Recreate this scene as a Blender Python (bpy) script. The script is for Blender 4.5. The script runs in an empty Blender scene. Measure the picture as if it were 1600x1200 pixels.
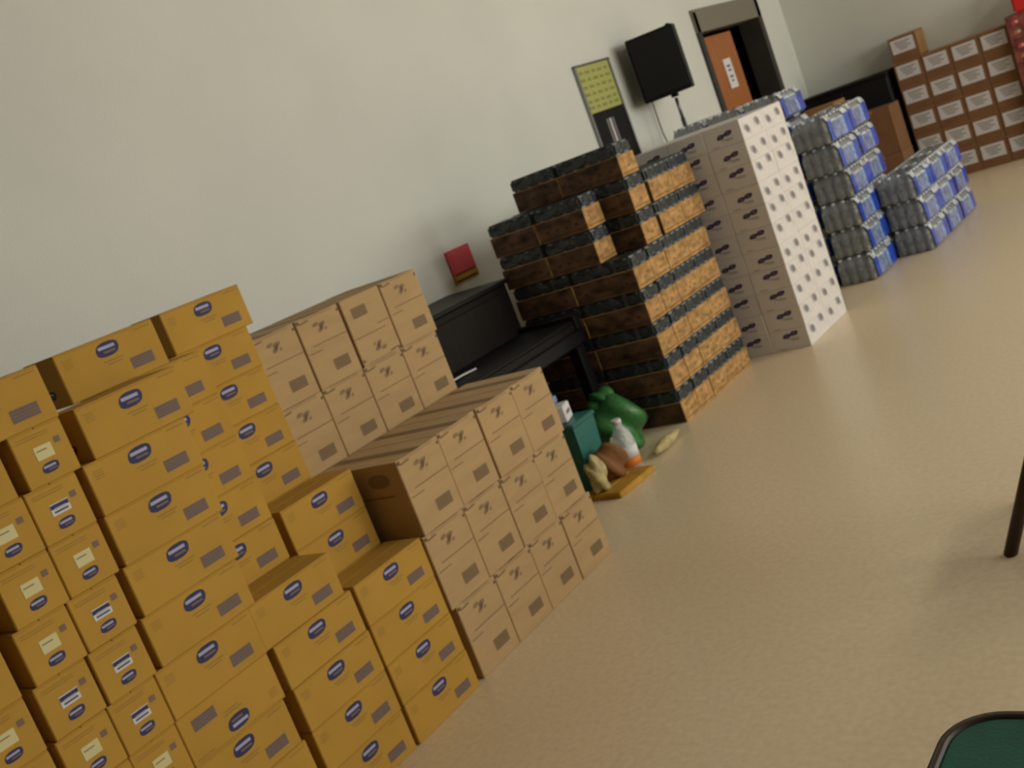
import bpy, bmesh, math, random
from mathutils import Vector, Matrix
R = math.radians
C = bpy.context.scene.collection
rng = random.Random(7)

# ---------------------------------------------------------------- camera, world, light, exposure
def camera():
    ro, pi, ya = R(-21.0), R(10.13), R(39.1)
    cf = Vector((-math.sin(ya)*math.cos(pi), math.cos(ya)*math.cos(pi), -math.sin(pi)))
    r0 = Vector((math.cos(ya), math.sin(ya), 0)); u0 = r0.cross(cf)
    r = math.cos(ro)*r0 + math.sin(ro)*u0; u = -math.sin(ro)*r0 + math.cos(ro)*u0
    cam = bpy.data.cameras.new('camera'); cam.sensor_width = 36; cam.lens = 36*1750/1600
    cam.dof.use_dof = True; cam.dof.focus_distance = 1.3; cam.dof.aperture_fstop = 12
    cam.clip_start = 0.05; cam.clip_end = 100
    o = bpy.data.objects.new('camera', cam); C.objects.link(o)
    m = Matrix((r, u, -cf)).transposed().to_4x4(); m.translation = Vector((0, 0, 1.6))
    o.matrix_world = m
    bpy.context.scene.camera = o
camera()
sc = bpy.context.scene
sc.view_settings.view_transform = 'Standard'; sc.view_settings.look = 'None'
sc.view_settings.gamma = 1; sc.view_settings.use_curve_mapping = False
sc.view_settings.exposure = 0.0
w = bpy.data.worlds.new('world'); sc.world = w; w.use_nodes = True
w.node_tree.nodes['Background'].inputs[0].default_value = (0.9, 0.95, 1, 1)
w.node_tree.nodes['Background'].inputs[1].default_value = 0.05
def area(name, loc, rot, sx, sy, power, col):
    l = bpy.data.lights.new(name, 'AREA'); l.shape = 'RECTANGLE'; l.size = sx; l.size_y = sy
    l.energy = power; l.color = col
    o = bpy.data.objects.new(name, l); C.objects.link(o); o.location = loc; o.rotation_euler = rot
    return o
WARM = (1.0, 0.96, 0.86)
for ly in (4.0, 7.2, 10.4):                       # daylight through the three windows of the wall opposite the piles
    area('window_light', (5.85, ly, 2.3), (0, R(90), 0), 2.2, 2.4, 144, (1.0, 0.97, 0.90))
for ly in (5.0, 8.5):                             # fluorescent ceiling fittings
    area('ceiling_lamp_light', (2.6, ly, 4.45), (0, 0, 0), 0.6, 2.4, 54, WARM)

# ---------------------------------------------------------------- materials
def mat(name, col, rough=0.8, var=0.0, scale=6.0, spec=0.3, metal=0.0, bump=0.0, bscale=60, alpha=1.0, stretch=None, coat=0.0):
    m = bpy.data.materials.new(name); m.use_nodes = True
    nt = m.node_tree; b = nt.nodes['Principled BSDF']
    b.inputs['Base Color'].default_value = (*col, 1); b.inputs['Roughness'].default_value = rough
    b.inputs['Specular IOR Level'].default_value = spec; b.inputs['Metallic'].default_value = metal
    b.inputs['Alpha'].default_value = alpha; b.inputs['Coat Weight'].default_value = coat
    tc = nt.nodes.new('ShaderNodeTexCoord'); mp = nt.nodes.new('ShaderNodeMapping')
    nt.links.new(tc.outputs['Object'], mp.inputs[0])
    if stretch: mp.inputs['Scale'].default_value = stretch
    if var:
        n = nt.nodes.new('ShaderNodeTexNoise'); n.inputs['Scale'].default_value = scale; n.inputs['Detail'].default_value = 4
        oi = nt.nodes.new('ShaderNodeObjectInfo'); ad = nt.nodes.new('ShaderNodeVectorMath')
        sc_ = nt.nodes.new('ShaderNodeMath'); sc_.operation = 'MULTIPLY'; sc_.inputs[1].default_value = 37
        nt.links.new(oi.outputs['Random'], sc_.inputs[0])
        nt.links.new(mp.outputs[0], ad.inputs[0]); nt.links.new(sc_.outputs[0], ad.inputs[1])
        nt.links.new(ad.outputs[0], n.inputs['Vector'])
        cr = nt.nodes.new('ShaderNodeValToRGB')
        cr.color_ramp.elements[0].position = 0.3; cr.color_ramp.elements[1].position = 0.7
        cr.color_ramp.elements[0].color = (*[c*(1-var) for c in col], 1)
        cr.color_ramp.elements[1].color = (*[min(1, c*(1+var)) for c in col], 1)
        nt.links.new(n.outputs[0], cr.inputs[0]); nt.links.new(cr.outputs[0], b.inputs['Base Color'])
    if bump:
        n2 = nt.nodes.new('ShaderNodeTexNoise'); n2.inputs['Scale'].default_value = bscale; n2.inputs['Detail'].default_value = 3
        nt.links.new(mp.outputs[0], n2.inputs['Vector'])
        bp = nt.nodes.new('ShaderNodeBump'); bp.inputs['Strength'].default_value = bump; bp.inputs['Distance'].default_value = 0.01
        nt.links.new(n2.outputs[0], bp.inputs['Height']); nt.links.new(bp.outputs[0], b.inputs['Normal'])
    return m
M = dict(
    wall=mat('painted_wall', (0.66, 0.67, 0.615), 0.7, 0.04, 1.2, bump=0.15, bscale=90),
    ceiling=mat('ceiling_tile', (0.35, 0.34, 0.31), 0.9, 0.04, 3),  # unseen ceiling, colour darkened to weaken reflected light
    backwall=mat('unseen_wall_darkened', (0.07, 0.05, 0.035), 0.7, 0.2, 3),  # unseen wall, coloured dark to cut bounce onto faces turned towards it
    floor=mat('beige_vinyl_floor', (0.76, 0.62, 0.42), 0.32, 0.07, 45, spec=0.45, bump=0.05, bscale=14),
    header=mat('grey_door_header', (0.20, 0.18, 0.14), 0.6),
    trim=mat('dark_frame', (0.045, 0.04, 0.033), 0.6, 0.1),
    yellow=mat('yellow_cardboard', (0.46, 0.262, 0.042), 0.85, 0.06, 5),
    yellow_dark=mat('yellow_print_tint', (0.30, 0.17, 0.045), 0.85),
    navy=mat('navy_print', (0.035, 0.035, 0.10), 0.7),
    navy2=mat('navy_soft_print', (0.10, 0.09, 0.12), 0.7),
    mauve=mat('grey_panel_print', (0.20, 0.135, 0.10), 0.8),
    pale=mat('pale_blue_print', (0.38, 0.38, 0.55), 0.7),
    seam=mat('seam_shadow_gap', (0.12, 0.07, 0.03), 0.9),
    tan=mat('tan_cardboard', (0.44, 0.295, 0.14), 0.85, 0.06, 4, stretch=(1, 1, 6)),
    tanlite=mat('tan_cardboard_liner', (0.50, 0.35, 0.19), 0.85, 0.10, 6, stretch=(1.0, 8, 8)),
    tanprint=mat('brown_print', (0.15, 0.09, 0.045), 0.8),
    tanprint2=mat('faded_brown_print', (0.24, 0.16, 0.085), 0.8),
    ylabel=mat('cream_paper_label', (0.62, 0.56, 0.28), 0.6),
    wlabel=mat('white_paper_label', (0.62, 0.60, 0.60), 0.6),
    white=mat('white_carton', (0.66, 0.63, 0.60), 0.6, 0.03, 8),
    purple=mat('purple_print', (0.06, 0.04, 0.11), 0.6),
    greyprint2=mat('light_grey_print', (0.32, 0.31, 0.31), 0.6),
    greyprint=mat('grey_print', (0.19, 0.18, 0.18), 0.6),
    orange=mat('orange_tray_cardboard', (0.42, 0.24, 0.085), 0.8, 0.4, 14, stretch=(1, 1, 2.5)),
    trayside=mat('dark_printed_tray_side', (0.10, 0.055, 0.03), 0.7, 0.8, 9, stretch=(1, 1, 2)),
    band=mat('wrapped_can_band', (0.17, 0.195, 0.20), 0.35, 0.5, 18, spec=0.6),
    tick=mat('dark_tray_print', (0.09, 0.035, 0.015), 0.8),
    kraft=mat('brown_kraft_carton', (0.20, 0.10, 0.045), 0.85, 0.1, 6),
    kraftside=mat('light_kraft_lit_side', (0.36, 0.20, 0.07), 0.85, 0.1, 6),  # light kraft, also the painted lit side of the labelled cartons
    ink=mat('label_ink', (0.16, 0.15, 0.15), 0.8),
    black=mat('black_paint', (0.007, 0.007, 0.007), 0.5, spec=0.25),
    blackwood=mat('black_stained_wood', (0.009, 0.006, 0.004), 0.6, 0.2, 4, spec=0.2, stretch=(1, 8, 1)),
    cloth=mat('black_speaker_cloth', (0.012, 0.012, 0.012), 0.9, bump=0.3, bscale=400),
    metal=mat('grey_metal', (0.25, 0.25, 0.25), 0.4, metal=0.8),
    wood=mat('orange_wood_door', (0.36, 0.12, 0.03), 0.4, 0.15, 5, stretch=(6, 6, 0.5), spec=0.5),
    void=mat('painted_dark_corridor', (0.006, 0.005, 0.005), 0.9),  # near-black colour stands in for the darkness beyond the doorway
    poster=mat('yellow_green_poster', (0.42, 0.42, 0.14), 0.6),
    posterink=mat('olive_poster_print', (0.25, 0.27, 0.07), 0.6),
    red=mat('red_poster', (0.60, 0.07, 0.09), 0.5),
    brightred=mat('bright_red_plastic', (0.65, 0.02, 0.02), 0.35, spec=0.5),
    crate=mat('dull_red_print_carton', (0.22, 0.06, 0.05), 0.7, 0.5, 16),
    green=mat('green_plastic_bag', (0.035, 0.16, 0.04), 0.35, 0.35, 12, spec=0.5, bump=0.8, bscale=18),
    teal=mat('teal_plastic', (0.03, 0.14, 0.12), 0.4),
    tabletop=mat('green_table_vinyl', (0.02, 0.125, 0.085), 0.55, 0.15, 10, spec=0.4, bump=0.1, bscale=200),
    rim=mat('dark_brown_rim', (0.045, 0.03, 0.018), 0.35, spec=0.5),
    blue=mat('blue_film_print', (0.012, 0.055, 0.44), 0.25, 0.5, 22, spec=0.6, coat=0.4),
    lightblue=mat('light_blue_film_print', (0.20, 0.34, 0.60), 0.25, 0.6, 30, spec=0.6, coat=0.4),
    greyblue=mat('grey_blue_film_print', (0.17, 0.21, 0.38), 0.3, 0.6, 26, spec=0.6),
    highlightband=mat('painted_film_highlight', (0.50, 0.56, 0.64), 0.15, 0.7, 30, spec=1.0, coat=0.6, bump=0.8, bscale=40),  # pale colour paints the white highlight along each pack's upper edge
    cap=mat('white_bottle_cap', (0.7, 0.72, 0.75), 0.4),
    bluelabel=mat('pale_bottle_label', (0.36, 0.40, 0.44), 0.4, 0.3, 20),
    brown=mat('brown_paper', (0.20, 0.09, 0.03), 0.8, 0.2, 10, bump=0.6, bscale=20),
    mustard=mat('mustard_cardboard', (0.45, 0.24, 0.03), 0.8, 0.2, 10),
    orangelabel=mat('orange_label', (0.70, 0.22, 0.03), 0.5),
    seatbrown=mat('dark_brown_seat', (0.05, 0.025, 0.012), 0.5),
    bread=mat('cream_wrapper', (0.45, 0.37, 0.17), 0.6, 0.3, 30),
    foam=mat('white_foam', (0.7, 0.7, 0.7), 0.6),
)
def clear(name, tint, alpha, rough):
    m = bpy.data.materials.new(name); m.use_nodes = True; nt = m.node_tree; nt.nodes.clear()
    o = nt.nodes.new('ShaderNodeOutputMaterial'); mx = nt.nodes.new('ShaderNodeMixShader')
    t = nt.nodes.new('ShaderNodeBsdfTransparent'); p = nt.nodes.new('ShaderNodeBsdfPrincipled')
    t.inputs[0].default_value = (*tint, 1); p.inputs['Base Color'].default_value = (*tint, 1)
    p.inputs['Roughness'].default_value = rough; p.inputs['Specular IOR Level'].default_value = 0.8
    mx.inputs[0].default_value = alpha
    tc = nt.nodes.new('ShaderNodeTexCoord'); n2 = nt.nodes.new('ShaderNodeTexNoise'); n2.inputs['Scale'].default_value = 28
    nt.links.new(tc.outputs['Object'], n2.inputs['Vector'])
    bp = nt.nodes.new('ShaderNodeBump'); bp.inputs['Strength'].default_value = 0.9; bp.inputs['Distance'].default_value = 0.02
    nt.links.new(n2.outputs[0], bp.inputs['Height']); nt.links.new(bp.outputs[0], p.inputs['Normal'])
    nt.links.new(t.outputs[0], mx.inputs[1]); nt.links.new(p.outputs[0], mx.inputs[2]); nt.links.new(mx.outputs[0], o.inputs[0])
    return m
M['film'] = clear('clear_shrink_film', (0.60, 0.62, 0.63), 0.24, 0.10)
M['pet'] = clear('clear_bottle_plastic', (0.85, 0.88, 0.88), 0.5, 0.1)

# ---------------------------------------------------------------- mesh helpers
class MB:
    def __init__(s): s.bm = bmesh.new(); s.mats = []
    def mi(s, m):
        if m not in s.mats: s.mats.append(m)
        return s.mats.index(m)
    def box(s, x0, x1, y0, y1, z0, z1, m, bev=0.0, rot=None, seg=1):
        g = bmesh.ops.create_cube(s.bm, size=1)['verts']
        bmesh.ops.scale(s.bm, vec=(x1-x0, y1-y0, z1-z0), verts=g)
        c = Vector(((x0+x1)/2, (y0+y1)/2, (z0+z1)/2))
        es = list({e for v in g for e in v.link_edges}); fs = list({f for v in g for f in v.link_faces})
        if bev:
            r = bmesh.ops.bevel(s.bm, geom=es, offset=bev, segments=seg, affect='EDGES', clamp_overlap=True)
            fs = list(set(r['faces']) | {f for v in r['verts'] for f in v.link_faces}); g = list({v for f in fs for v in f.verts})
        if rot: bmesh.ops.rotate(s.bm, verts=g, cent=(0, 0, 0), matrix=rot)
        bmesh.ops.translate(s.bm, vec=c, verts=g)
        i = s.mi(m)
        for f in fs: f.material_index = i
        return g
    def quad(s, pts, m):
        f = s.bm.faces.new([s.bm.verts.new(p) for p in pts]); f.material_index = s.mi(m); return f
    def ring(s, rings, m, closed=True, cap=True, smooth=True):     # rings: lists of points, equal length
        i = s.mi(m); vs = [[s.bm.verts.new(p) for p in r] for r in rings]; n = len(vs[0])
        for a, b in zip(vs[:-1], vs[1:]):
            for k in range(n if closed else n-1):
                f = s.bm.faces.new((a[k], a[(k+1) % n], b[(k+1) % n], b[k])); f.material_index = i; f.smooth = smooth
        if cap:
            for r in (vs[0][::-1], vs[-1]):
                f = s.bm.faces.new(r); f.material_index = i
    def lathe(s, prof, m, c=(0, 0, 0), n=12):
        s.ring([[(c[0]+r*math.cos(2*math.pi*k/n), c[1]+r*math.sin(2*math.pi*k/n), c[2]+z) for k in range(n)] for r, z in prof], m)
    def tube(s, pts, r, m, n=8):
        pts = [Vector(p) for p in pts]; rs = []
        for i, p in enumerate(pts):
            d = (pts[min(i+1, len(pts)-1)] - pts[max(i-1, 0)]).normalized()
            a = d.orthogonal().normalized() if i == 0 else (a - a.project(d)).normalized()
            b = d.cross(a)
            rs.append([p + r*(math.cos(2*math.pi*k/n)*a + math.sin(2*math.pi*k/n)*b) for k in range(n)])
        s.ring(rs, m)
    def build(s, name, parent=None, loc=(0, 0, 0), rz=0.0):
        bmesh.ops.recalc_face_normals(s.bm, faces=s.bm.faces[:])
        me = bpy.data.meshes.new(name); s.bm.to_mesh(me); s.bm.free()
        for m in s.mats: me.materials.append(m)
        o = bpy.data.objects.new(name, me); C.objects.link(o)
        o.location = loc; o.rotation_euler = (0, 0, rz)
        if parent: o.parent = parent
        return o
# prints on a carton face: fr = (origin, u, v, n) maps face coordinates to space
def face(which, dx, dy):
    if which == 'x': return (Vector((dx/2, -dy/2, 0)), Vector((0, 1, 0)), Vector((0, 0, 1)), Vector((1, 0, 0)))
    if which == '-y': return (Vector((-dx/2, -dy/2, 0)), Vector((1, 0, 0)), Vector((0, 0, 1)), Vector((0, -1, 0)))
def P(fr, u, v, off=0.0006): return fr[0] + fr[1]*u + fr[2]*v + fr[3]*off
def rect(mb, fr, u, v, w, h, m, off=0.0006, ang=0.0):
    ca, sa = math.cos(ang), math.sin(ang)
    mb.quad([P(fr, u + a*w/2*ca - b*h/2*sa, v + a*w/2*sa + b*h/2*ca, off) for a, b in ((-1, -1), (1, -1), (1, 1), (-1, 1))], m)
def oval(mb, fr, u, v, w, h, m, off=0.0006, n=14, skew=0.0):
    mb_pts = []
    for k in range(n):
        t = 2*math.pi*k/n; c, s_ = math.cos(t), math.sin(t)
        c = math.copysign(abs(c)**0.75, c); s_ = math.copysign(abs(s_)**0.75, s_)
        mb_pts.append(P(fr, u + w/2*c + skew*s_*h/2, v + h/2*s_, off))
    mb.quad(mb_pts, m)
def carton(mb, dx, dy, h, m, top=None, seamx=True):
    """closed carton: body, two top flaps meeting at a slit, slightly eased corners"""
    mb.box(-dx/2, dx/2, -dy/2, dy/2, 0, h-0.003, m, 0.003)
    t = top or m
    if seamx:
        mb.box(-dx/2+0.001, dx/2-0.001, -dy/2+0.001, -0.0015, h-0.004, h, t, 0.001)
        mb.box(-dx/2+0.001, dx/2-0.001, 0.0015, dy/2-0.001, h-0.004, h, t, 0.001)
    else:
        mb.box(-dx/2+0.001, -0.0015, -dy/2+0.001, dy/2-0.001, h-0.004, h, t, 0.001)
        mb.box(0.0015, dx/2-0.001, -dy/2+0.001, dy/2-0.001, h-0.004, h, t, 0.001)
def tag(o, label=None, cat=None, group=None, kind=None):
    if label: o['label'] = label
    if cat: o['category'] = cat
    if group: o['group'] = group
    if kind: o['kind'] = kind
    return o
def dup(o, loc, rz=0.0, rot=None):
    r = o.copy(); C.objects.link(r); r.location = loc; r.rotation_euler = rot or (0, 0, rz)
    for ch in list(o.children):
        c = ch.copy(); C.objects.link(c); c.parent = r
        for g in list(ch.children):
            d = g.copy(); C.objects.link(d); d.parent = c
    return r
class Kind:                                   # the first placement uses the prototype itself, later ones copy it
    def __init__(s, o): s.o = o; s.used = False
    def put(s, loc, label, cat, group, rz=0.0, rot=None):
        if not s.used:
            s.used = True; o = s.o; o.location = loc; o.rotation_euler = rot or (0, 0, rz)
        else: o = dup(s.o, loc, rz, rot)
        return tag(o, label, cat, group)
ORD = ['bottom', 'second', 'third', 'fourth', 'fifth', 'sixth', 'seventh', 'eighth', 'ninth', 'tenth', 'eleventh']
def nth(k, n=None):
    if n and k == n-1 and k > 0: return 'topmost'
    return 'bottom one' if k == 0 else ORD[k] + ' up'

# ---------------------------------------------------------------- the room
WX, WY, RX, BY, HZ = -4.4, 11.76, 6.0, -3.0, 4.6
def struct(mb, name, parent=None):
    o = mb.build(name, parent)
    if not parent: o['kind'] = 'structure'
    return o
mb = MB(); mb.box(WX-0.6, RX+0.2, BY-0.2, WY+0.2, -0.2, 0, M['floor']); struct(mb, 'floor')
mb = MB(); mb.box(WX-0.2, RX+0.2, BY-0.2, WY+0.2, HZ, HZ+0.2, M['ceiling']); struct(mb, 'ceiling')
DY0, DY1, DZ = 9.66, 11.08, 2.30
mb = MB()
mb.box(WX-0.2, WX, BY, DY0, 0, HZ, M['wall']); mb.box(WX-0.2, WX, DY1, WY, 0, HZ, M['wall']); mb.box(WX-0.2, WX, DY0, DY1, DZ, HZ, M['wall'])
struct(mb, 'wall_left')
mb = MB(); mb.box(WX-0.2, RX+0.2, WY, WY+0.2, 0, HZ, M['wall']); struct(mb, 'wall_far')
mb = MB(); mb.box(WX-0.2, RX+0.2, BY-0.2, BY, 0, HZ, M['backwall']); struct(mb, 'wall_back')
mb = MB()
ys = [BY]
for ly in (4.0, 7.2, 10.4): ys += [ly-1.2, ly+1.2]
ys.append(WY)
for k in range(0, len(ys), 2): mb.box(RX, RX+0.2, ys[k], ys[k+1], 0, HZ, M['wall'])
for ly in (4.0, 7.2, 10.4):
    mb.box(RX, RX+0.2, ly-1.2, ly+1.2, 0, 1.2, M['wall']); mb.box(RX, RX+0.2, ly-1.2, ly+1.2, 3.4, HZ, M['wall'])
struct(mb, 'wall_right')
for k, ly in enumerate((4.0, 7.2, 10.4)):
    mb = MB()
    for a, b, c, d in ((ly-1.2, ly+1.2, 1.2, 1.27), (ly-1.2, ly+1.2, 3.33, 3.4), (ly-1.2, ly-1.13, 1.27, 3.33), (ly+1.13, ly+1.2, 1.27, 3.33), (ly-0.03, ly+0.03, 1.27, 3.33)):
        mb.box(RX+0.02, RX+0.1, a, b, c, d, M['foam'], 0.004)
    struct(mb, 'window_%d' % (k+1))
mb = MB(); mb.box(WX, WX+0.012, BY, DY0-0.06, 0, 0.1, M['trim']); mb.box(WX, WX+0.012, DY1+0.06, WY, 0, 0.1, M['trim']); struct(mb, 'baseboard_left')
mb = MB(); mb.box(WX+0.012, RX, WY-0.012, WY, 0, 0.1, M['trim']); struct(mb, 'baseboard_far')
# door opening with dark frame, an orange wooden leaf and a corridor coloured near black for the dark behind
mb = MB(); mb.box(WX-0.75, WX-0.70, DY0-0.1, DY1+0.6, 0, DZ+0.1, M['void'])
mb.box(WX-0.7, WX-0.2, DY1+0.4, DY1+0.45, 0, DZ+0.1, M['void']); mb.box(WX-0.7, WX-0.2, DY0-0.1, DY0-0.05, 0, DZ+0.1, M['void'])
mb.box(WX-0.7, WX-0.2, DY0-0.1, DY1+0.6, DZ+0.05, DZ+0.1, M['void']); struct(mb, 'wall_corridor')
door = struct(MB(), 'door_1')
mb = MB()
mb.box(WX-0.2, WX+0.03, DY0-0.05, DY0+0.02, 0, DZ+0.02, M['trim'], 0.004); mb.box(WX-0.2, WX+0.03, DY1-0.04, DY1+0.05, 0, DZ+0.02, M['trim'], 0.004)
mb.box(WX-0.2, WX+0.03, DY0-0.05, DY1+0.05, DZ-0.17, DZ+0.04, M['header'], 0.004); mb.build('door_frame', door)
mb = MB(); mb.box(WX-0.12, WX-0.075, DY0+0.10, DY0+0.86, 0.01, DZ-0.21, M['wood'], 0.004)
mb.box(WX-0.077, WX-0.072, DY0+0.2, DY0+0.76, 0.3, 1.0, M['wood'], 0.002)
mb.build('door_leaf', door)
mb = MB(); mb.lathe([(0.02, 0), (0.028, 0.01), (0.03, 0.03), (0.02, 0.045)], M['metal'], n=10)
h = mb.build('door_knob', door, (WX-0.075, DY0+0.80, 1.0)); h.rotation_euler = (0, R(90), 0)
mb = MB(); fr = (Vector((0, 0, 0)), Vector((0, 1, 0)), Vector((0, 0, 1)), Vector((1, 0, 0)))
mb.box(-0.001, 0.001, -0.085, 0.085, -0.14, 0.14, M['foam'])
for v, wd in ((0.07, 0.08), (0.03, 0.07), (-0.03, 0.08), (-0.07, 0.05)): rect(mb, fr, 0.0, v, wd, 0.022, M['ink'], 0.0016)
tag(mb.build('paper_sign', None, (WX-0.0735, DY0+0.57, 1.71)), 'white paper notice taped to the orange wooden door', 'sign')

# ---------------------------------------------------------------- yellow cartons
YL, YW, YH = 0.343, 0.165, 0.143
def logo_yellow(mb, fr, u, v, s=1.0):
    oval(mb, fr, u, v, 0.078*s, 0.043*s, M['navy'], 0.0006, skew=0.2)
    rect(mb, fr, u-0.002, v+0.006*s, 0.056*s, 0.009*s, M['pale'], 0.0012)
    rect(mb, fr, u+0.004, v-0.008*s, 0.040*s, 0.006*s, M['mauve'], 0.0012)
def yellow_long():
    mb = MB(); carton(mb, YW, YL, YH, M['yellow'], seamx=False); fr = face('x', YW, YL)
    logo_yellow(mb, fr, 0.168, 0.108)
    rect(mb, fr, 0.262, 0.042, 0.080, 0.034, M['mauve'])
    for k in range(4): rect(mb, fr, 0.262, 0.030+k*0.008, 0.074, 0.0018, M['navy2'], 0.0012)
    for k, wd in enumerate((0.07, 0.05)): rect(mb, fr, 0.175, 0.074-k*0.009, wd, 0.003, M['yellow_dark'])
    for k in range(4): rect(mb, fr, 0.035, 0.118-k*0.007, 0.03, 0.002, M['yellow_dark'])
    rect(mb, fr, 0.30, 0.13, 0.06, 0.003, M['yellow_dark'])
    fr = face('-y', YW, YL); logo_yellow(mb, fr, 0.08, 0.04, 0.6)
    return Kind(mb.build('yellow_carton'))
def yellow_end(lab):
    """the same carton turned so that its short end faces the room, a paper label above the logo"""
    w_ = 0.150; mb = MB(); carton(mb, YL, w_, YH, M['yellow']); fr = face('x', YL, w_)
    logo_yellow(mb, fr, 0.075, 0.036, 0.62)
    rect(mb, fr, 0.12, 0.094, 0.018, 0.016, M['mauve'])
    for v in (0.126, 0.119): rect(mb, fr, 0.06, v, 0.09, 0.002, M['yellow_dark'])
    o = mb.build('yellow_carton')
    lb = MB(); fr2 = (Vector((YL/2, -w_/2, 0)), Vector((0, 1, 0)), Vector((0, 0, 1)), Vector((1, 0, 0)))
    if lab == 'cream':
        lb.box(YL/2, YL/2+0.001, -w_/2+0.050, -w_/2+0.100, 0.060, 0.095, M['ylabel'])
        rect(lb, fr2, 0.07, 0.083, 0.03, 0.003, M['tanprint2'], 0.0016)
    else:
        lb.box(YL/2, YL/2+0.001, -w_/2+0.048, -w_/2+0.102, 0.062, 0.092, M['wlabel'])
        rect(lb, fr2, 0.075, 0.084, 0.052, 0.011, M['navy'], 0.0016); rect(lb, fr2, 0.075, 0.0785, 0.034, 0.004, M['pale'], 0.0022)
        rect(lb, fr2, 0.075, 0.0700, 0.040, 0.005, M['navy2'], 0.0016)
    c = lb.build('paper_label', o); c['label'] = 'cream paper label' if lab == 'cream' else 'white paper label with dark blue stripes'
    return Kind(o)
KL, KEC, KEB = yellow_long(), yellow_end('cream'), yellow_end('blue')
X1, X2, X3 = -2.67, -2.85, -3.03
def ylong(xf, y0, row, label, group, flip=False):
    z = (row-1)*YH
    ya = y0 + YL/2 + rng.uniform(-0.002, 0.002); rz = rng.uniform(-0.006, 0.006); xx = xf - YW/2 + rng.uniform(-0.003, 0.002)
    if flip: return KL.put((xx, ya, z+YH), label, 'carton', group, rot=(R(180), 0, rz))
    return KL.put((xx, ya, z), label, 'carton', group, rz)
def yend(y0, row, kind, label, group):
    k = KEC if kind == 'c' else KEB
    return k.put((X1-YL/2+rng.uniform(-0.003, 0.003), y0+0.075, (row-1)*YH), label, 'carton', group, rng.uniform(-0.006, 0.006))
gF = 'yellow cartons of the front row'
def lab(desc, row, n=None): return 'yellow carton %s, %s' % (desc, nth(row-1, n))
# column beside the tan cartons, then the next column
for r in range(1, 5): ylong(X1, 2.190, r, lab('in the low column touching the tan cartons', r, 4), gF)
for r in range(1, 5): ylong(X1, 1.832, r, lab('in the low column second from the tan cartons', r, 4), gF)
ylong(X1-0.005, 1.812, 5, 'yellow carton lying across the top of the low column second from the tan cartons', gF)
# tall main column
for r, y0 in ((1, 1.462), (2, 1.460), (3, 1.452), (5, 1.466), (6, 1.496), (7, 1.510), (8, 1.522), (9, 1.526), (10, 1.572)):
    ylong(X1, y0, r, lab('in the tall front column with broad logo faces', r, 11), gF)
ylong(X1, 1.464, 4, 'yellow carton standing upside down, fourth from the floor in the tall front column', gF, flip=True)
# end-on cartons left of it
gE = 'yellow cartons set end-on with paper labels'
E_ = {10: (('c', 1.386), ('c', 1.205)), 9: (('b', 1.364), ('c', 1.212)), 8: (('c', 1.362), ('c', 1.210)), 7: (('b', 1.346), ('c', 1.192)),
      6: (('b', 1.334), ('b', 1.180)), 5: (('b', 1.313), ('c', 1.160)), 4: (('c', 1.311), ('c', 1.158)), 3: (('c', 1.300), ('b', 1.147)), 2: (('b', 1.307), ('c', 1.154)), 1: (('c', 1.309), ('c', 1.156))}
for r, ((k1, a), (k0, b)) in E_.items():
    kk = {'c': 'cream', 'b': 'blue and white'}
    if r > 5: a -= 0.010; b -= 0.012
    yend(a, r, k1, 'end-on yellow carton with %s label left of the tall column, %s' % (kk[k1], nth(r-1)), gE)
    yend(b, r, k0, 'end-on yellow carton with %s label, two left of tall column, %s' % (kk[k0], nth(r-1)), gE)
for r in range(1, 10):
    y0 = 0.992 if r < 9 else 1.045
    yend(y0, r, 'c', 'end-on yellow carton with cream label in leftmost stack beyond dark gap, %s' % nth(r-1), gE)
ylong(X1, 1.190, 11, 'yellow carton lying across the tops of the end-on cartons at the left edge', gF)
# second rank behind
gB = 'yellow cartons of the ranks behind'
for r in range(1, 11): ylong(X2, 1.806, r, lab('in the second rank just right of the tall front column', r, 10), gB)
for r in range(1, 7): ylong(X2, 2.180, r, lab('in the six-high pair beside the dark end of the tan stack', r, 6), gB)
# third rank
for r in range(1, 12): ylong(X3, 2.158 if r < 11 else 2.190, r, lab('in the highest rank against the upper tan cartons', r, 11), gB)
ylong(X2, 1.685, 11, 'yellow carton on the top level just left of the dark gap near the highest carton', gB)

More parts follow.
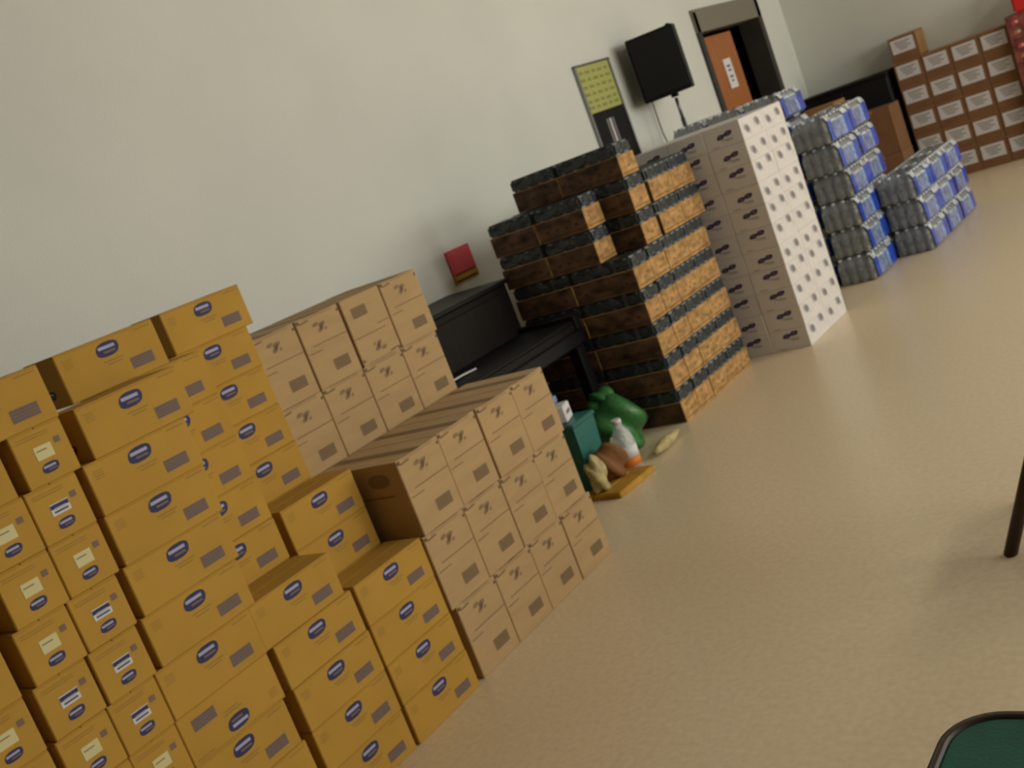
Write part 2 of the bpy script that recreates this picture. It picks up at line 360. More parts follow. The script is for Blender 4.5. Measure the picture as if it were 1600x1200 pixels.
# ---------------------------------------------------------------- tan cartons
TW, TH, TD = 0.234, 0.2785, 0.41
def tan_carton():
    mb = MB(); carton(mb, TD, TW, TH, M['tan'], M['tanlite']); fr = face('x', TD, TW)
    for du, dv, a, b in ((-.02, .012, .030, .016), (.012, .006, .036, .018), (-.004, -.014, .026, .016), (.024, -.016, .014, .012)):
        oval(mb, fr, 0.112+du, 0.226+dv, a, b, M['tanprint2'], 0.0006, skew=0.5)
    oval(mb, fr, 0.118, 0.222, 0.020, 0.022, M['tanprint'], 0.0012, skew=0.5)
    rect(mb, fr, 0.135, 0.164, 0.19, 0.0030, M['tanprint']); rect(mb, fr, 0.045, 0.140, 0.07, 0.0028, M['tanprint'])
    rect(mb, fr, 0.150, 0.066, 0.086, 0.042, M['tanprint2'])
    for k in range(5): rect(mb, fr, 0.150, 0.047+k*0.0095, 0.080, 0.0035, M['tanprint'], 0.0012)
    rect(mb, fr, 0.04, 0.262, 0.05, 0.005, M['tanprint'], ang=0.05); oval(mb, fr, 0.010, 0.268, 0.016, 0.014, M['tanprint']); oval(mb, fr, 0.224, 0.256, 0.012, 0.012, M['tanprint'])
    for v in (0.278, 0.270): rect(mb, fr, 0.12, v, 0.16, 0.0018, M['tanprint2'])
    fr = face('-y', TD, TW)
    rect(mb, fr, 0.2, 0.16, 0.3, 0.004, M['tanprint']); oval(mb, fr, 0.30, 0.22, 0.1, 0.05, M['tanprint2'])
    o = mb.build('tan_carton')
    t = MB(); t.box(-TD/2, TD/2, -0.024, 0.024, TH-0.001, TH+0.0004, M['tanprint2']); c = t.build('packing_tape', o)
    return Kind(o)
KT = tan_carton()
UH = 0.2735; gT = 'tan cartons of the low front stack'; gU = 'tan cartons of the rear stack'
cols = ['nearest the yellow cartons', 'second from the yellow cartons', 'second from the green bag end', 'at the green bag end']
for r in range(3):
    for k in range(4):
        y0 = (2.572, 2.552, 2.566)[r] + k*0.2375
        KT.put((X1-0.012-TD/2+rng.uniform(-.004, .003), y0+TW/2, r*TH), 'tan carton in the low front stack, %s layer, %s' % (('bottom', 'middle', 'top')[r], cols[k]), 'carton', gT, rng.uniform(-.006, .006))
for r in range(5):
    for k in range(4):
        y0 = 2.545 + k*0.2385 + (0.012 if r == 4 and k > 1 else 0)
        fl = (r == 4 and k == 2)
        lb = ('tan carton standing upside down in the top layer of the rear stack' if fl else
              'tan carton in the rear stack, %s, %s' % (('bottom layer', 'second layer', 'third layer', 'layer under the top', 'top layer')[r], cols[k].replace('green bag', 'black piano')))
        loc = (-3.12-TD/2+rng.uniform(-.004, .003), y0+TW/2, r*UH)
        if fl: o_ = KT.put((loc[0], loc[1], loc[2]+UH), lb, 'carton', gU, rot=(R(180), 0, 0))
        else: o_ = KT.put(loc, lb, 'carton', gU, rng.uniform(-.006, .006))
        o_.scale = (1, 1, UH/TH)                      # the rear cartons have sagged a little

# ---------------------------------------------------------------- upright piano behind the cartons
p = bpy.data.objects.new('upright_piano', None); C.objects.link(p); p.location = (-4.0, 4.33, 0)
tag(p, 'black upright piano against the wall between the tan cartons and canned food', 'piano')
L = 1.48
def part(name, fn, parent, lbl=None):
    mb = MB(); fn(mb); o = mb.build(name, parent)
    if lbl: o['label'] = lbl
    return o
part('case', lambda m: (m.box(-0.34, 0.10, -L/2, L/2, 0.0, 1.02, M['blackwood'], 0.008), m.box(0.10, 0.115, -L/2+.1, L/2-.1, 0.72, 0.98, M['blackwood'], 0.004)), p)
part('lid', lambda m: m.box(-0.36, 0.13, -L/2-0.02, L/2+0.02, 1.02, 1.045, M['black'], 0.006), p)
part('key_bed', lambda m: (m.box(0.10, 0.50, -L/2, L/2, 0.58, 0.66, M['black'], 0.008), m.box(0.10, 0.50, -L/2, -L/2+.05, 0.66, 0.75, M['black'], 0.008), m.box(0.10, 0.50, L/2-.05, L/2, 0.66, 0.75, M['black'], 0.008)), p)
part('fallboard', lambda m: m.box(0.11, 0.49, -L/2+0.055, L/2-0.055, 0.70, 0.722, M['black'], 0.008), p)
part('key_slip', lambda m: m.box(0.46, 0.485, -L/2+0.055, L/2-0.055, 0.66, 0.70, M['blackwood'], 0.003), p)
for s_ in (-1, 1):
    part('leg', lambda m: m.box(0.40, 0.48, s_*(L/2-0.05)-0.035, s_*(L/2-0.05)+0.035, 0.0, 0.58, M['black'], 0.01), p)
for k in (-1, 0, 1): part('pedal', lambda m: m.box(0.10, 0.22, k*0.09-0.015, k*0.09+0.015, 0.05, 0.065, M['metal'], 0.004), p)
mb = MB(); mb.tube([(-0.02, -0.19, 0), (0.0, -0.06, 0.012), (0.0, 0.06, 0.010), (0.0, 0.17, 0.004)], 0.0045, M['foam'])
tag(mb.build('white_stick', None, (-3.68, 4.13, 0.727)), 'thin white stick lying on the black piano beside the tan cartons', 'stick')

# ---------------------------------------------------------------- canned food trays (orange cardboard, grey-blue wrapped cans)
FH = 0.193
def tray_kind(dx, dy, name='canned_food_tray'):
    mb = MB(); hc = 0.118
    mb.box(-dx/2, dx/2, -dy/2, dy/2, 0, hc, M['orange'], 0.003)
    for wch, ln in (('x', dy), ('-y', dx)):
        fr = face(wch, dx, dy); n = max(2, int(ln/0.065))
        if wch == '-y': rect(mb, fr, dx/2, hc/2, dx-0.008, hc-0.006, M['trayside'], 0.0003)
        for k in range(n):
            u = (k+0.5)*ln/n; rect(mb, fr, u, 0.078+0.01*(k % 2), 0.003, 0.05, M['tick'])
        rect(mb, fr, ln*0.5, 0.018, ln*0.9, 0.004, M['tick'])
        for k in range(n-1):
            rect(mb, fr, (k+1)*ln/n, 0.05, ln/n*0.35, 0.014, M['tick'] if wch == '-y' else M['tanprint2'], 0.0011)
    o = mb.build(name)
    # cans standing in the tray under film
    nx, ny = max(2, round(dx/0.075)), max(2, round(dy/0.075)); cans = MB()
    for i in range(nx):
        for j in range(ny):
            if 0 < i < nx-1 and 0 < j < ny-1: continue
            cans.lathe([(0.033, 0.08), (0.036, 0.085), (0.036, 0.180), (0.033, 0.186)], M['band'], (-dx/2+(i+.5)*dx/nx, -dy/2+(j+.5)*dy/ny, 0), 10)
    c = cans.build('cans', o); c['label'] = 'tops of grey-blue cans packed in the tray'; c['kind'] = 'stuff'
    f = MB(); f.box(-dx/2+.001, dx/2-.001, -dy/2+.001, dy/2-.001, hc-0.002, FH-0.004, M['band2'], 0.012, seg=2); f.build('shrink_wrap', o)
    return Kind(o)
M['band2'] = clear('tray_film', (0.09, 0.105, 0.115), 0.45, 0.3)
KC1 = tray_kind(0.405, 0.185); KC2 = tray_kind(0.325, 0.185); KC3 = tray_kind(0.405, 0.27)
gS = 'orange trays of canned food'
def tray(K, x1, y0, dy, r, label, dx=0.405):
    K.put((x1-dx/2+rng.uniform(-.001, .001), y0+dy/2, r*FH), label, 'food tray', gS, rng.uniform(-.004, .004))
SX = -3.09
for r in range(5):
    for k, y0 in enumerate((5.10, 5.29)):
        for q in range(2):
            tray(KC1, SX-q*0.41, y0, 0.185, r, 'orange food tray, %s, %s column from near corner, %s' % (nth(r), ('first', 'second')[k], ('outer side', 'wall side')[q]))
    for k, y0 in enumerate((5.482, 5.756)):
        for q in range(2):
            tray(KC3, SX-q*0.41, y0, 0.27, r, 'broad orange food tray, %s, %s the white cartons, %s' % (nth(r), ('one before', 'next to')[k], ('outer side', 'wall side')[q]))
for r in (5, 6):
    tray(KC2, -3.265, 5.10, 0.185, r, 'orange food tray on the low ledge nearest the piano, %s, outer side' % ('lower one', 'upper one')[r-5], dx=0.325)
    tray(KC2, -3.265-0.33, 5.10, 0.185, r, 'orange food tray on the low ledge nearest the piano, %s, wall side' % ('lower one', 'upper one')[r-5], dx=0.325)
for r in (5, 6, 7):
    w_ = ('low', 'middle', 'top')[r-5]
    tray(KC1, SX, 5.33, 0.185, r, 'orange food tray in the narrow upper column, %s one, outer side' % w_)
    tray(KC1, SX-0.41, 5.33, 0.185, r, 'orange food tray in the narrow upper column, %s one, wall side' % w_) if r < 7 else tray(KC2, SX-0.41, 5.33, 0.185, r, 'orange food tray topmost in the upper column, wall side', dx=0.325)
for r in (5, 6):
    for k, y0 in enumerate((5.56, 5.835)):
        tray(KC3, SX, y0, 0.27, r, 'broad orange food tray set apart by a gap, %s, %s the white cartons' % (('lower one', 'upper one')[r-5], ('one before', 'next to')[k]))

# ---------------------------------------------------------------- white cartons
VW, VL, VH = 0.243, 0.335, 0.128
def white_kind(dv):
    mb = MB(); carton(mb, VW, VL, VH, M['white'], seamx=False)
    fr = face('-y', VW, VL); v = 0.064+dv; u = 0.135
    for du, dd, a, b in ((-0.028, -0.004, 0.05, 0.030), (0.022, 0.007, 0.052, 0.030)): oval(mb, fr, u+du, v+dd, a, b, M['purple'], skew=0.5)
    for du, dd in ((-0.028, -0.003), (0.022, 0.008)): oval(mb, fr, u+du, v+dd, 0.020, 0.008, M['greyprint'], 0.0012)
    rect(mb, fr, u+0.01, v-0.026, 0.07, 0.004, M['greyprint']); rect(mb, fr, u+0.02, v-0.034, 0.05, 0.003, M['greyprint'])
    rect(mb, fr, 0.06, 0.012, 0.05, 0.003, M['greyprint'])
    fr = face('x', VW, VL)
    for k, u in enumerate((0.085, 0.25)):
        oval(mb, fr, u, v-0.008+0.018*k, 0.066, 0.054, M['greyprint2'], skew=-0.3); oval(mb, fr, u+0.004, v-0.008+0.018*k, 0.040, 0.032, M['greyprint'], 0.0012)
        rect(mb, fr, u+0.04, v-0.03, 0.003, 0.04, M['greyprint']); rect(mb, fr, u-0.04, v+0.01, 0.003, 0.05, M['greyprint'])
    return Kind(mb.build('white_carton'))
KW = (white_kind(0.028), white_kind(0.002))
gW = 'white cartons of the tall block'
up = (0, 0, 0, 0, 1, 0, 0, 1, 0, 1, 1)
for r in range(11):
    for cx in range(3):
        for cy in range(2):
            KW[(up[r]+cx*(r % 2)) % 2].put((-2.746-VW/2-cx*0.2455+rng.uniform(-.0008, .0008), 6.168+VL/2+cy*0.338+rng.uniform(-.002, .002), r*VH),
                'white carton, %s, %s column from the open floor, %s' % (nth(r, 11), ('first', 'second', 'third')[cx], ('near end', 'far end')[cy]), 'carton', gW, rng.uniform(-.002, .002))

# ---------------------------------------------------------------- packs of bottled water
PX, PY, PZ = 0.285, 0.43, 0.198
def bottle_mesh():
    mb = MB()
    mb.lathe([(0.026, 0.0), (0.031, 0.006), (0.031, 0.055), (0.029, 0.06), (0.031, 0.065)], M['pet'], n=10)
    mb.lathe([(0.0312, 0.065), (0.0312, 0.115)], M['bluelabel'], n=10)
    mb.lathe([(0.031, 0.115), (0.031, 0.130), (0.022, 0.152), (0.013, 0.165), (0.012, 0.172)], M['pet'], n=10)
    mb.lathe([(0.0145, 0.172), (0.0145, 0.186), (0.012, 0.188)], M['cap'], n=10)
    return mb
def water_pack(full=True):
    # film skin: rounded box whose sides follow the bottles
    mb = MB(); n = 40; rings = []
    def outline(z, shrink, k0=0.0):
        pts = []
        for k in range(n):
            t = 2*math.pi*k/n; c, s_ = math.cos(t), math.sin(t)
            e = 0.22; x = math.copysign(abs(c)**e, c)*(PX/2-shrink); y = math.copysign(abs(s_)**e, s_)*(PY/2-shrink)
            wob = 0.0035*math.sin(k*2.6+z*40)
            pts.append((x*(1+wob*2), y*(1+wob*2), z+0.002*math.sin(k*1.7)))
        return pts
    rings = [outline(0.004, 0.02), outline(0.012, 0.004), outline(0.06, 0.003), outline(0.12, 0.004), outline(0.15, 0.008), outline(0.178, 0.022), outline(0.190, 0.045)]
    mb.ring(rings, M['film'])
    o = mb.build('water_pack')
    pn = MB(); x = PX/2+0.003
    segs = [(-0.205, -0.135, 'blue'), (-0.135, 0.055, 'greyblue'), (0.055, 0.10, 'lightblue'), (0.10, 0.205, 'blue')]
    for a, b, m_ in segs:
        z1 = 0.135 if m_ != 'blue' else 0.15
        pn.quad([(x+0.0005, a, 0.02), (x+0.0005, b, 0.02), (x-0.004, b, z1), (x-0.004, a, z1)], M[m_])
        pn.quad([(x-0.004, a, z1), (x-0.004, b, z1), (x-0.022, b, z1+0.035), (x-0.022, a, z1+0.035)], M['highlightband'])
        pn.quad([(x-0.012, a, 0.008), (x-0.012, b, 0.008), (x+0.0005, b, 0.02), (x+0.0005, a, 0.02)], M['blue'])
    c = pn.build('printed_band', o); c['label'] = 'blue printed band with pale lettering patches and painted highlight on the wrap'
    if full:
        b0 = None
        for i in range(4):
            for j in range(6):
                if 0 < i < 3 and 0 < j < 5: continue
                if b0 is None: b = b0 = bottle_mesh().build('bottle', o)
                else: b = b0.copy(); C.objects.link(b); b.parent = o
                b.location = (-PX/2+0.037+i*(PX-0.074)/3, -PY/2+0.037+j*(PY-0.074)/5, 0.004)
    return Kind(o)
KP, KQ = water_pack(True), water_pack(False)
gP = 'shrink-wrapped packs of water bottles'
def pack(x1, y0, z, label, K=None, rz=None):
    (K or KP).put((x1-PX/2, y0+PY/2, z), label, 'water bottles', gP, rng.uniform(-.03, .03) if rz is None else rz)
for r in range(6):
    pack(-2.748, 7.585+(0.0, 0.02, 0.0, 0.02, -0.03, -0.06)[r], r*0.2, 'pack of water bottles in the tall six-high pile, near column, %s' % nth(r, 6))
    pack(-2.785, 8.07+(0, 0, 0, 0.02, 0.03, -0.01)[r], r*0.2, 'pack of water bottles in the tall six-high pile, far column, %s' % nth(r, 6))
for r in range(3):
    for k in range(3):
        pack(-2.49, 8.125+k*0.438+(0, 0, -0.04)[r], r*0.2, 'pack of water bottles in the low three-high pile, %s, %s' % (nth(r, 3), ('near end', 'in the middle', 'far end')[k]))
for r in range(7):
    for k in range(3):
        pack(-3.055-k*0.30, 7.62, r*0.208, 'pack of water bottles in the tall bank behind the white cartons, %s, %s' % (nth(r, 7), ('outer side', 'middle', 'wall side')[k]), KP if r == 6 else KQ, 0.0)

# ---------------------------------------------------------------- brown cartons by the far wall
FW, FD, FHt = 0.262, 0.34, 0.245
def far_carton():
    mb = MB(); carton(mb, FW, FD, FHt, M['kraft'], M['kraftside'])
    fr = face('x', FW, FD); rect(mb, fr, FD/2, FHt/2, FD*0.9, FHt*0.9, M['kraftside'])  # lighter panel puts the side light into the colour
    o = mb.build('brown_carton'); lb = MB(); fr = face('-y', FW, FD); u, v = 0.125, 0.152
    lb.box(u-FW/2-0.108, u-FW/2+0.108, -FD/2-0.001, -FD/2, v-0.066, v+0.066, M['wlabel'])
    for k, (wd, du) in enumerate(((0.15, 0), (0.11, -0.01), (0.13, 0.01), (0.08, 0.0))): rect(lb, fr, u+du, v+0.036-k*0.022, wd, 0.009, M['ink'], 0.0017)
    c = lb.build('paper_label', o); c['label'] = 'white paper label with lines of print'
    return Kind(o)
KF = far_carton(); gFar = 'labelled brown cartons by the far wall'
for r in range(5):
    for k in range(4):
        KF.put((-3.385+FW/2+k*0.2665+rng.uniform(-.001, .001), 11.40+FD/2, r*FHt), 'labelled brown carton by the far wall, %s, %s column from the black cabinet' % (nth(r, 5), ('first', 'second', 'third', 'fourth')[k]), 'carton', gFar, rng.uniform(-.004, .004))
KF.put((-3.25, 11.41+FD/2, 5*FHt), 'single labelled brown carton on top of the far wall stack', 'carton', gFar, 0.05)
# plain brown cartons and the black cabinet left of them
def plain_box(name, x0, x1, y0, y1, z0, z1, label, m=M['kraft'], t=None):
    mb = MB(); carton(mb, x1-x0, y1-y0, z1-z0, m, t or m, seamx=True)
    fr = face('-y', x1-x0, y1-y0); rect(mb, fr, (x1-x0)/2, (z1-z0)*0.97, 0.05, 0.03, M['kraftside'])
    return tag(mb.build(name, None, ((x0+x1)/2, (y0+y1)/2, z0)), label, 'carton')
plain_box('brown_carton', -3.80, -3.41, 10.98, 11.33, 0.0, 0.45, 'large plain brown carton left of the labelled far cartons, lower one')
plain_box('brown_carton', -3.79, -3.41, 10.985, 11.32, 0.451, 0.90, 'large plain brown carton left of the labelled far cartons, upper one')
plain_box('brown_carton', -4.25, -3.86, 10.90, 11.24, 0.0, 0.55, 'plain brown carton in the far corner under the open one')
plain_box('brown_carton', -4.24, -3.87, 10.905, 11.235, 0.551, 1.10, 'plain brown carton in the far corner showing above the water packs', M['kraftside'])
cb = bpy.data.objects.new('black_cabinet', None); C.objects.link(cb); cb.location = (-3.92, 11.54, 0)
tag(cb, 'long black cabinet standing against the far wall behind brown cartons', 'cabinet')
part('body', lambda m: m.box(-0.46, 0.46, -0.17, 0.20, 0.05, 1.17, M['black'], 0.006), cb)
part('top', lambda m: m.box(-0.47, 0.47, -0.185, 0.205, 1.17, 1.20, M['black'], 0.005), cb)
for s_ in (-1, 1):
    d_ = part('door', lambda m: m.box(s_*0.228-0.222, s_*0.228+0.222, -0.183, -0.171, 0.09, 1.14, M['black'], 0.004), cb)
    part('handle', lambda m: m.box(s_*0.03-0.006, s_*0.03+0.006, -0.20, -0.183, 0.6, 0.72, M['metal'], 0.002), d_)
for a in (-0.42, 0.42):
    for b in (-0.13, 0.16): part('foot', lambda m: m.box(a-0.02, a+0.02, b-0.02, b+0.02, 0, 0.05, M['black']), cb)
# red printed cartons at the right edge
mb = MB(); carton(mb, 0.40, 0.32, 0.215, M['crate'])
fr = face('-y', 0.40, 0.32)
for a in range(3):
    for b in range(2): oval(mb, fr, 0.08+a*0.12, 0.06+b*0.09, 0.06, 0.04, M['red' if (a+b) % 2 else 'kraftside'], skew=0.3); oval(mb, fr, 0.09+a*0.12, 0.06+b*0.09, 0.02, 0.02, M['wlabel'], 0.0012)
KR = Kind(mb.build('red_printed_carton'))
for r in range(6): KR.put((-2.110, 11.30+0.16, r*0.215), 'dull red printed carton at the right edge by the far wall, %s' % nth(r, 6), 'carton', 'red printed cartons by the far wall', rng.uniform(-.015, .015))
rd = bpy.data.objects.new('red_cooler', None); C.objects.link(rd); rd.location = (-2.05, 11.44, 1.291)
tag(rd, 'bright red box with white lid on top of the red printed cartons', 'box')
part('body', lambda m: m.box(-0.17, 0.22, -0.14, 0.14, 0, 0.25, M['brightred'], 0.02, seg=2), rd)
part('lid', lambda m: m.box(-0.12, 0.23, -0.15, 0.15, 0.25, 0.31, M['foam'], 0.015, seg=2), rd)

# ---------------------------------------------------------------- wall things
bn = bpy.data.objects.new('framed_poster', None); C.objects.link(bn); bn.location = (WX, 7.66, 1.62)
tag(bn, 'tall narrow framed poster, yellow-green above and black below, beside the loudspeaker', 'poster')
part('frame', lambda m: [m.box(0, 0.03, a, b, c, d, M['metal'], 0.003) for a, b, c, d in ((-.27, -.255, -.52, .52), (.255, .27, -.52, .52), (-.27, .27, .505, .52), (-.27, .27, -.52, -.505))], bn)
frP = (Vector((0, 0, 0)), Vector((0, 1, 0)), Vector((0, 0, 1)), Vector((1, 0, 0)))
def upper(m):
    m.box(0.002, 0.012, -0.255, 0.255, 0.15, 0.505, M['poster'])
    for k, v in enumerate((0.455, 0.40, 0.345, 0.29, 0.235, 0.19)):
        for j in range(5): rect(m, frP, -0.19+j*0.095, v, 0.055+0.02*((j+k) % 2), 0.022, M['posterink'], 0.0128)
part('upper_panel', upper, bn, 'yellow-green panel with rows of dark print')
def lower(m):
    m.box(0.002, 0.012, -0.255, 0.255, -0.505, 0.149, M['cloth'])
    for k in range(3): rect(m, frP, -0.045+k*0.045, -0.02, 0.028, 0.20, M['greyprint'] if k != 1 else M['wlabel'], 0.0128)
part('lower_panel', lower, bn, 'black panel with a small white mark')
rs = bpy.data.objects.new('wall_poster', None); C.objects.link(rs); rs.location = (WX, 5.37, 1.16)
tag(rs, 'small red poster with yellow lower edge on the wall above the piano', 'poster')
part('sheet', lambda m: m.box(0, 0.012, -0.12, 0.12, -0.03, 0.12, M['red']), rs)
part('lower_strip', lambda m: (m.box(0, 0.012, -0.12, 0.12, -0.09, -0.03, M['mustard']), rect(m, frP, 0, -0.075, 0.22, 0.012, M['black'], 0.0128), rect(m, frP, 0, -0.035, 0.22, 0.012, M['tick'], 0.0128)), rs, 'mustard strip with dark lines')
mb = MB(); mb.tube([(0.0, 0, 0), (0.02, 0.0, -0.01), (0.03, 0.01, -0.04), (0.02, 0.02, -0.06), (0.01, 0.015, -0.05)], 0.004, M['metal'])
tag(mb.build('wall_hook', None, (WX+0.003, 5.55, 2.98)), 'small grey hook high on the bare white wall', 'hook')

# ---------------------------------------------------------------- loudspeaker on its stand
sp = bpy.data.objects.new('speaker_stand', None); C.objects.link(sp); sp.location = (-4.12, 8.28, 0)
tag(sp, 'grey metal tripod stand carrying the black loudspeaker behind the white cartons', 'speaker stand')
part('pole', lambda m: (m.tube([(0, 0, 0.35), (0, 0, 1.50)], 0.018, M['metal']), m.tube([(0, 0, 1.50), (0, 0, 1.665)], 0.014, M['metal'])), sp)
part('collar', lambda m: (m.lathe([(0.03, 0.62), (0.03, 0.70)], M['black']), m.lathe([(0.03, 0.33), (0.03, 0.39)], M['black'])), sp)
for k in range(3):
    a = R(0+120*k); c_, s_ = math.cos(a), math.sin(a)
    part('leg', lambda m: (m.tube([(0.03*c_, 0.03*s_, 0.66), (0.27*c_, 0.27*s_, 0.015)], 0.011, M['metal']), m.tube([(0, 0, 0.36), (0.15*c_, 0.15*s_, 0.33)], 0.007, M['metal'])), sp)
k_ = bpy.data.objects.new('loudspeaker', None); C.objects.link(k_); k_.location = (-4.12, 8.28, 1.705); k_.scale = (1.0, 1.0, 1.05); k_.rotation_euler = (0, 0, R(21))
tag(k_, 'black loudspeaker on a tripod stand beside the door', 'loudspeaker')
def cab(m):
    v = [(-0.22, -0.17), (0.16, -0.17), (0.17, 0.0), (0.10, 0.17), (-0.16, 0.17)]
    m.ring([[(x*0.97, y*0.97, -0.005) for x, y in v], [(x, y, 0.005) for x, y in v], [(x, y, 0.465) for x, y in v], [(x*0.97, y*0.97, 0.475) for x, y in v]], M['black'], smooth=False)
part('cabinet', cab, k_)
part('grille', lambda m: m.box(-0.205, 0.145, -0.182, -0.171, 0.02, 0.455, M['cloth'], 0.004), k_)
part('handle', lambda m: m.box(0.10, 0.135, -0.06, 0.04, 0.475, 0.492, M['black'], 0.006), k_)
part('pole_socket', lambda m: m.lathe([(0.03, -0.03), (0.03, 0.0)], M['black']), k_)
mb = MB(); mb.tube([(-0.27, 0.0, 0.1), (-0.27, 0, -0.25), (-0.21, 0, -0.6), (-0.15, 0, -0.9), (-0.2, 0, -1.68)], 0.005, M['black'], 6)
tag(mb.build('speaker_cable', None, (-4.10, 8.36, 1.69)), 'thin black cable hanging from the loudspeaker', 'cable')

# ---------------------------------------------------------------- clutter on the floor between tan cartons and food trays
def blob(name, loc, sx, sy, sz, m, seed, rough_=0.18, sub=3):
    r_ = random.Random(seed); bm = bmesh.new(); bmesh.ops.create_icosphere(bm, subdivisions=sub, radius=1)
    ph = [(r_.uniform(2, 6), r_.uniform(2, 6), r_.uniform(2, 6), r_.uniform(0, 6)) for _ in range(4)]
    for v in bm.verts:
        d = sum(math.sin(v.co.x*a+v.co.y*b+v.co.z*c+e) for a, b, c, e in ph)/4
        f = 1+rough_*d; z = v.co.z
        v.co = Vector((v.co.x*sx*f, v.co.y*sy*f, max(-0.75, z*f)*sz))
        v.co.z += 0.75*sz
    mb_ = MB(); mb_.bm.free(); mb_.bm = bm; mb_.mi(m)
    for f in bm.faces: f.smooth = True
    return mb_.build(name, None, loc)
g = bpy.data.objects.new('green_bag', None); C.objects.link(g); g.location = (-3.38, 4.83, 0)
tag(g, 'crumpled green plastic bag on the floor against the food trays', 'bag')
b_ = blob('bag_body', (0, 0, 0), 0.17, 0.17, 0.165, M['green'], 3, 0.35, 4); b_.parent = g
b_ = blob('bag_neck', (-0.02, 0.02, 0.24), 0.08, 0.075, 0.06, M['green'], 9, 0.5, 3); b_.parent = g
jg = bpy.data.objects.new('drink_bottle', None); C.objects.link(jg); jg.location = (-3.13, 4.52, 0)
tag(jg, 'clear plastic bottle with pink and orange label in front of the green bag', 'bottle')
part('bottle_body', lambda m: m.lathe([(0.045, 0), (0.055, 0.01), (0.055, 0.15), (0.045, 0.19), (0.022, 0.22), (0.020, 0.24)], M['pet'], n=14), jg)
def lbl(m): m.lathe([(0.0565, 0.06), (0.0565, 0.12)], M['foam'], n=14); m.lathe([(0.0565, 0.015), (0.0565, 0.06)], M['orangelabel'], n=14)
part('bottle_label', lbl, jg, 'white label with orange lower half')
part('cap', lambda m: m.lathe([(0.024, 0.24), (0.024, 0.262)], M['foam'], n=12), jg)
tb = bpy.data.objects.new('teal_bin', None); C.objects.link(tb); tb.location = (-3.31, 4.34, 0)
tag(tb, 'teal plastic bin beside the end of the tan cartons', 'bin')
part('bin_body', lambda m: m.ring([[(x*0.85, y*0.85, 0) for x, y in ((-.12, -.10), (.12, -.10), (.12, .10), (-.12, .10))], [(x, y, 0.34) for x, y in ((-.12, -.10), (.12, -.10), (.12, .10), (-.12, .10))]], M['teal'], smooth=False), tb)
part('rim', lambda m: m.box(-0.13, 0.13, -0.11, 0.11, 0.335, 0.36, M['teal'], 0.008), tb)
mb = MB(); mb.box(-0.09, 0.09, -0.06, 0.06, 0, 0.085, M['foam'], 0.006); fr = (Vector((0.09, -0.06, 0)), Vector((0, 1, 0)), Vector((0, 0, 1)), Vector((1, 0, 0)))
rect(mb, fr, 0.06, 0.045, 0.07, 0.02, M['greyprint'])
tag(mb.build('white_box', None, (-3.34, 4.31, 0.361), R(20)), 'small white box on the teal bin', 'box')
mb = MB(); mb.box(-0.07, 0.07, -0.04, 0.04, 0, 0.07, M['greyblue'], 0.02, seg=2)
tag(mb.build('grey_pouch', None, (-3.35, 4.31, 0.447), R(-15)), 'small grey pouch on the white box above the teal bin', 'pouch')
tag(blob('brown_paper_bag', (-3.11, 4.32, 0.032), 0.075, 0.09, 0.10, M['brown'], 21, 0.3), 'crumpled brown paper bag on the floor by the tan cartons', 'bag')
tag(blob('cream_paper_ball', (-3.09, 4.16, 0.032), 0.05, 0.05, 0.10, M['bread'], 22, 0.4), 'crumpled cream paper close to the tan carton corner', 'paper')
tag(blob('cream_wrapper', (-3.225, 4.535, 0.0), 0.03, 0.06, 0.085, M['bread'], 27, 0.4), 'crumpled cream wrapper between brown bag and bottle', 'wrapper')
mb = MB(); mb.box(-0.11, 0.11, -0.16, 0.16, 0, 0.03, M['mustard'], 0.006); mb.box(-0.10, 0.0, -0.12, 0.10, 0.03, 0.034, M['yellow'], 0.001)
tag(mb.build('flat_carton', None, (-3.06, 4.27, 0), R(-4)), 'flattened mustard cardboard on the floor under the litter', 'cardboard')
mb = MB(); n = 8; rings = []
for k in range(9):
    t = k/8; r_ = 0.028*math.sin(math.pi*(0.1+0.85*t))+0.004
    rings.append([(r_*math.cos(2*math.pi*j/n), -0.16+0.32*t, 0.03+r_*math.sin(2*math.pi*j/n)*0.95) for j in range(n)])
mb.ring(rings, M['bread'])
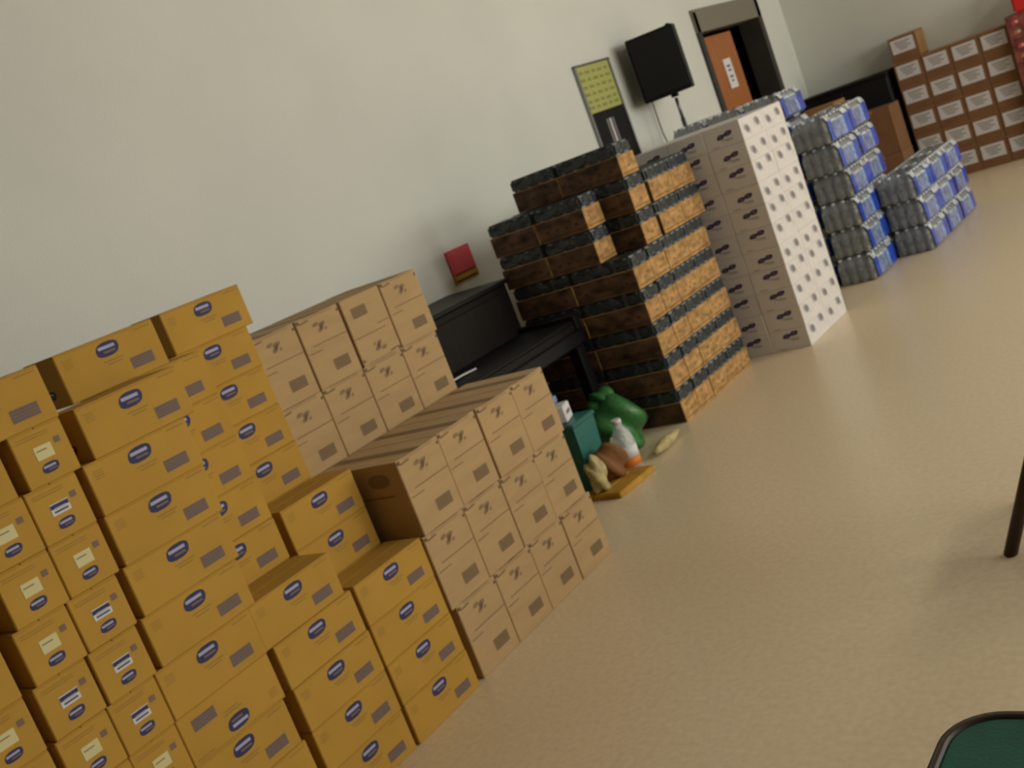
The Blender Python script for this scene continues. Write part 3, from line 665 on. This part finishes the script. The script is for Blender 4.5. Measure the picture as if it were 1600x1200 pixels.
tag(mb.build('wrapped_roll', None, (-3.03, 4.74, 0), R(4)), 'long cream wrapped roll on the floor right of the bottle', 'wrapper')

# ---------------------------------------------------------------- green folding table corner in the foreground
t = bpy.data.objects.new('card_table', None); C.objects.link(t); t.location = (-0.105, 0.832, 0)
tag(t, 'green-topped table with a dark rim, its rounded corner at the lower right', 'table')
def rounded(hx, hy, r, z, n=8):
    pts = []
    for cx, cy, a0 in ((hx-r, hy-r, 0), (-hx+r, hy-r, 90), (-hx+r, -hy+r, 180), (hx-r, -hy+r, 270)):
        for k in range(n+1): a = R(a0+90*k/n); pts.append((cx+r*math.cos(a), cy+r*math.sin(a), z))
    return pts
HT = 0.75
part('tabletop', lambda m: m.ring([rounded(.425, .425, .06, HT-0.02), rounded(.425, .425, .06, HT), rounded(.42, .42, .055, HT+0.002)], M['tabletop'], smooth=False), t)
part('rim', lambda m: (m.ring([rounded(.425, .425, .06, HT-0.028), rounded(.437, .437, .07, HT-0.026), rounded(.44, .44, .073, HT-0.01), rounded(.436, .436, .07, HT+0.004), rounded(.425, .425, .06, HT+0.004), rounded(.424, .424, .06, HT-0.02)], M['rim'], cap=False)), t)
for a in (-0.38, 0.38):
    for b in (-0.38, 0.38): part('leg', lambda m: m.tube([(a*0.97, b*0.97, HT-0.03), (a*1.05, b*1.05, 0.0)], 0.012, M['metal']), t)
# dark chair at the right edge
ch = bpy.data.objects.new('brown_chair', None); C.objects.link(ch); ch.location = (-0.64, 3.40, 0)
tag(ch, 'dark brown chair cut off by the right edge of the picture', 'chair')
part('seat', lambda m: m.box(-0.22, 0.22, -0.2, 0.2, 0.43, 0.47, M['seatbrown'], 0.015, seg=2), ch)
part('backrest', lambda m: m.box(0.20, 0.235, -0.2, 0.2, 0.60, 0.88, M['seatbrown'], 0.012, seg=2), ch)
for a in (-0.2, 0.2):
    for b in (-0.17, 0.17): part('leg', lambda m: m.tube([(a, b, 0.44 if a < 0 else 0.88), (a*(2.0 if a < 0 else 1.2), b*1.1, 0.0)], 0.02, M['seatbrown']), ch)
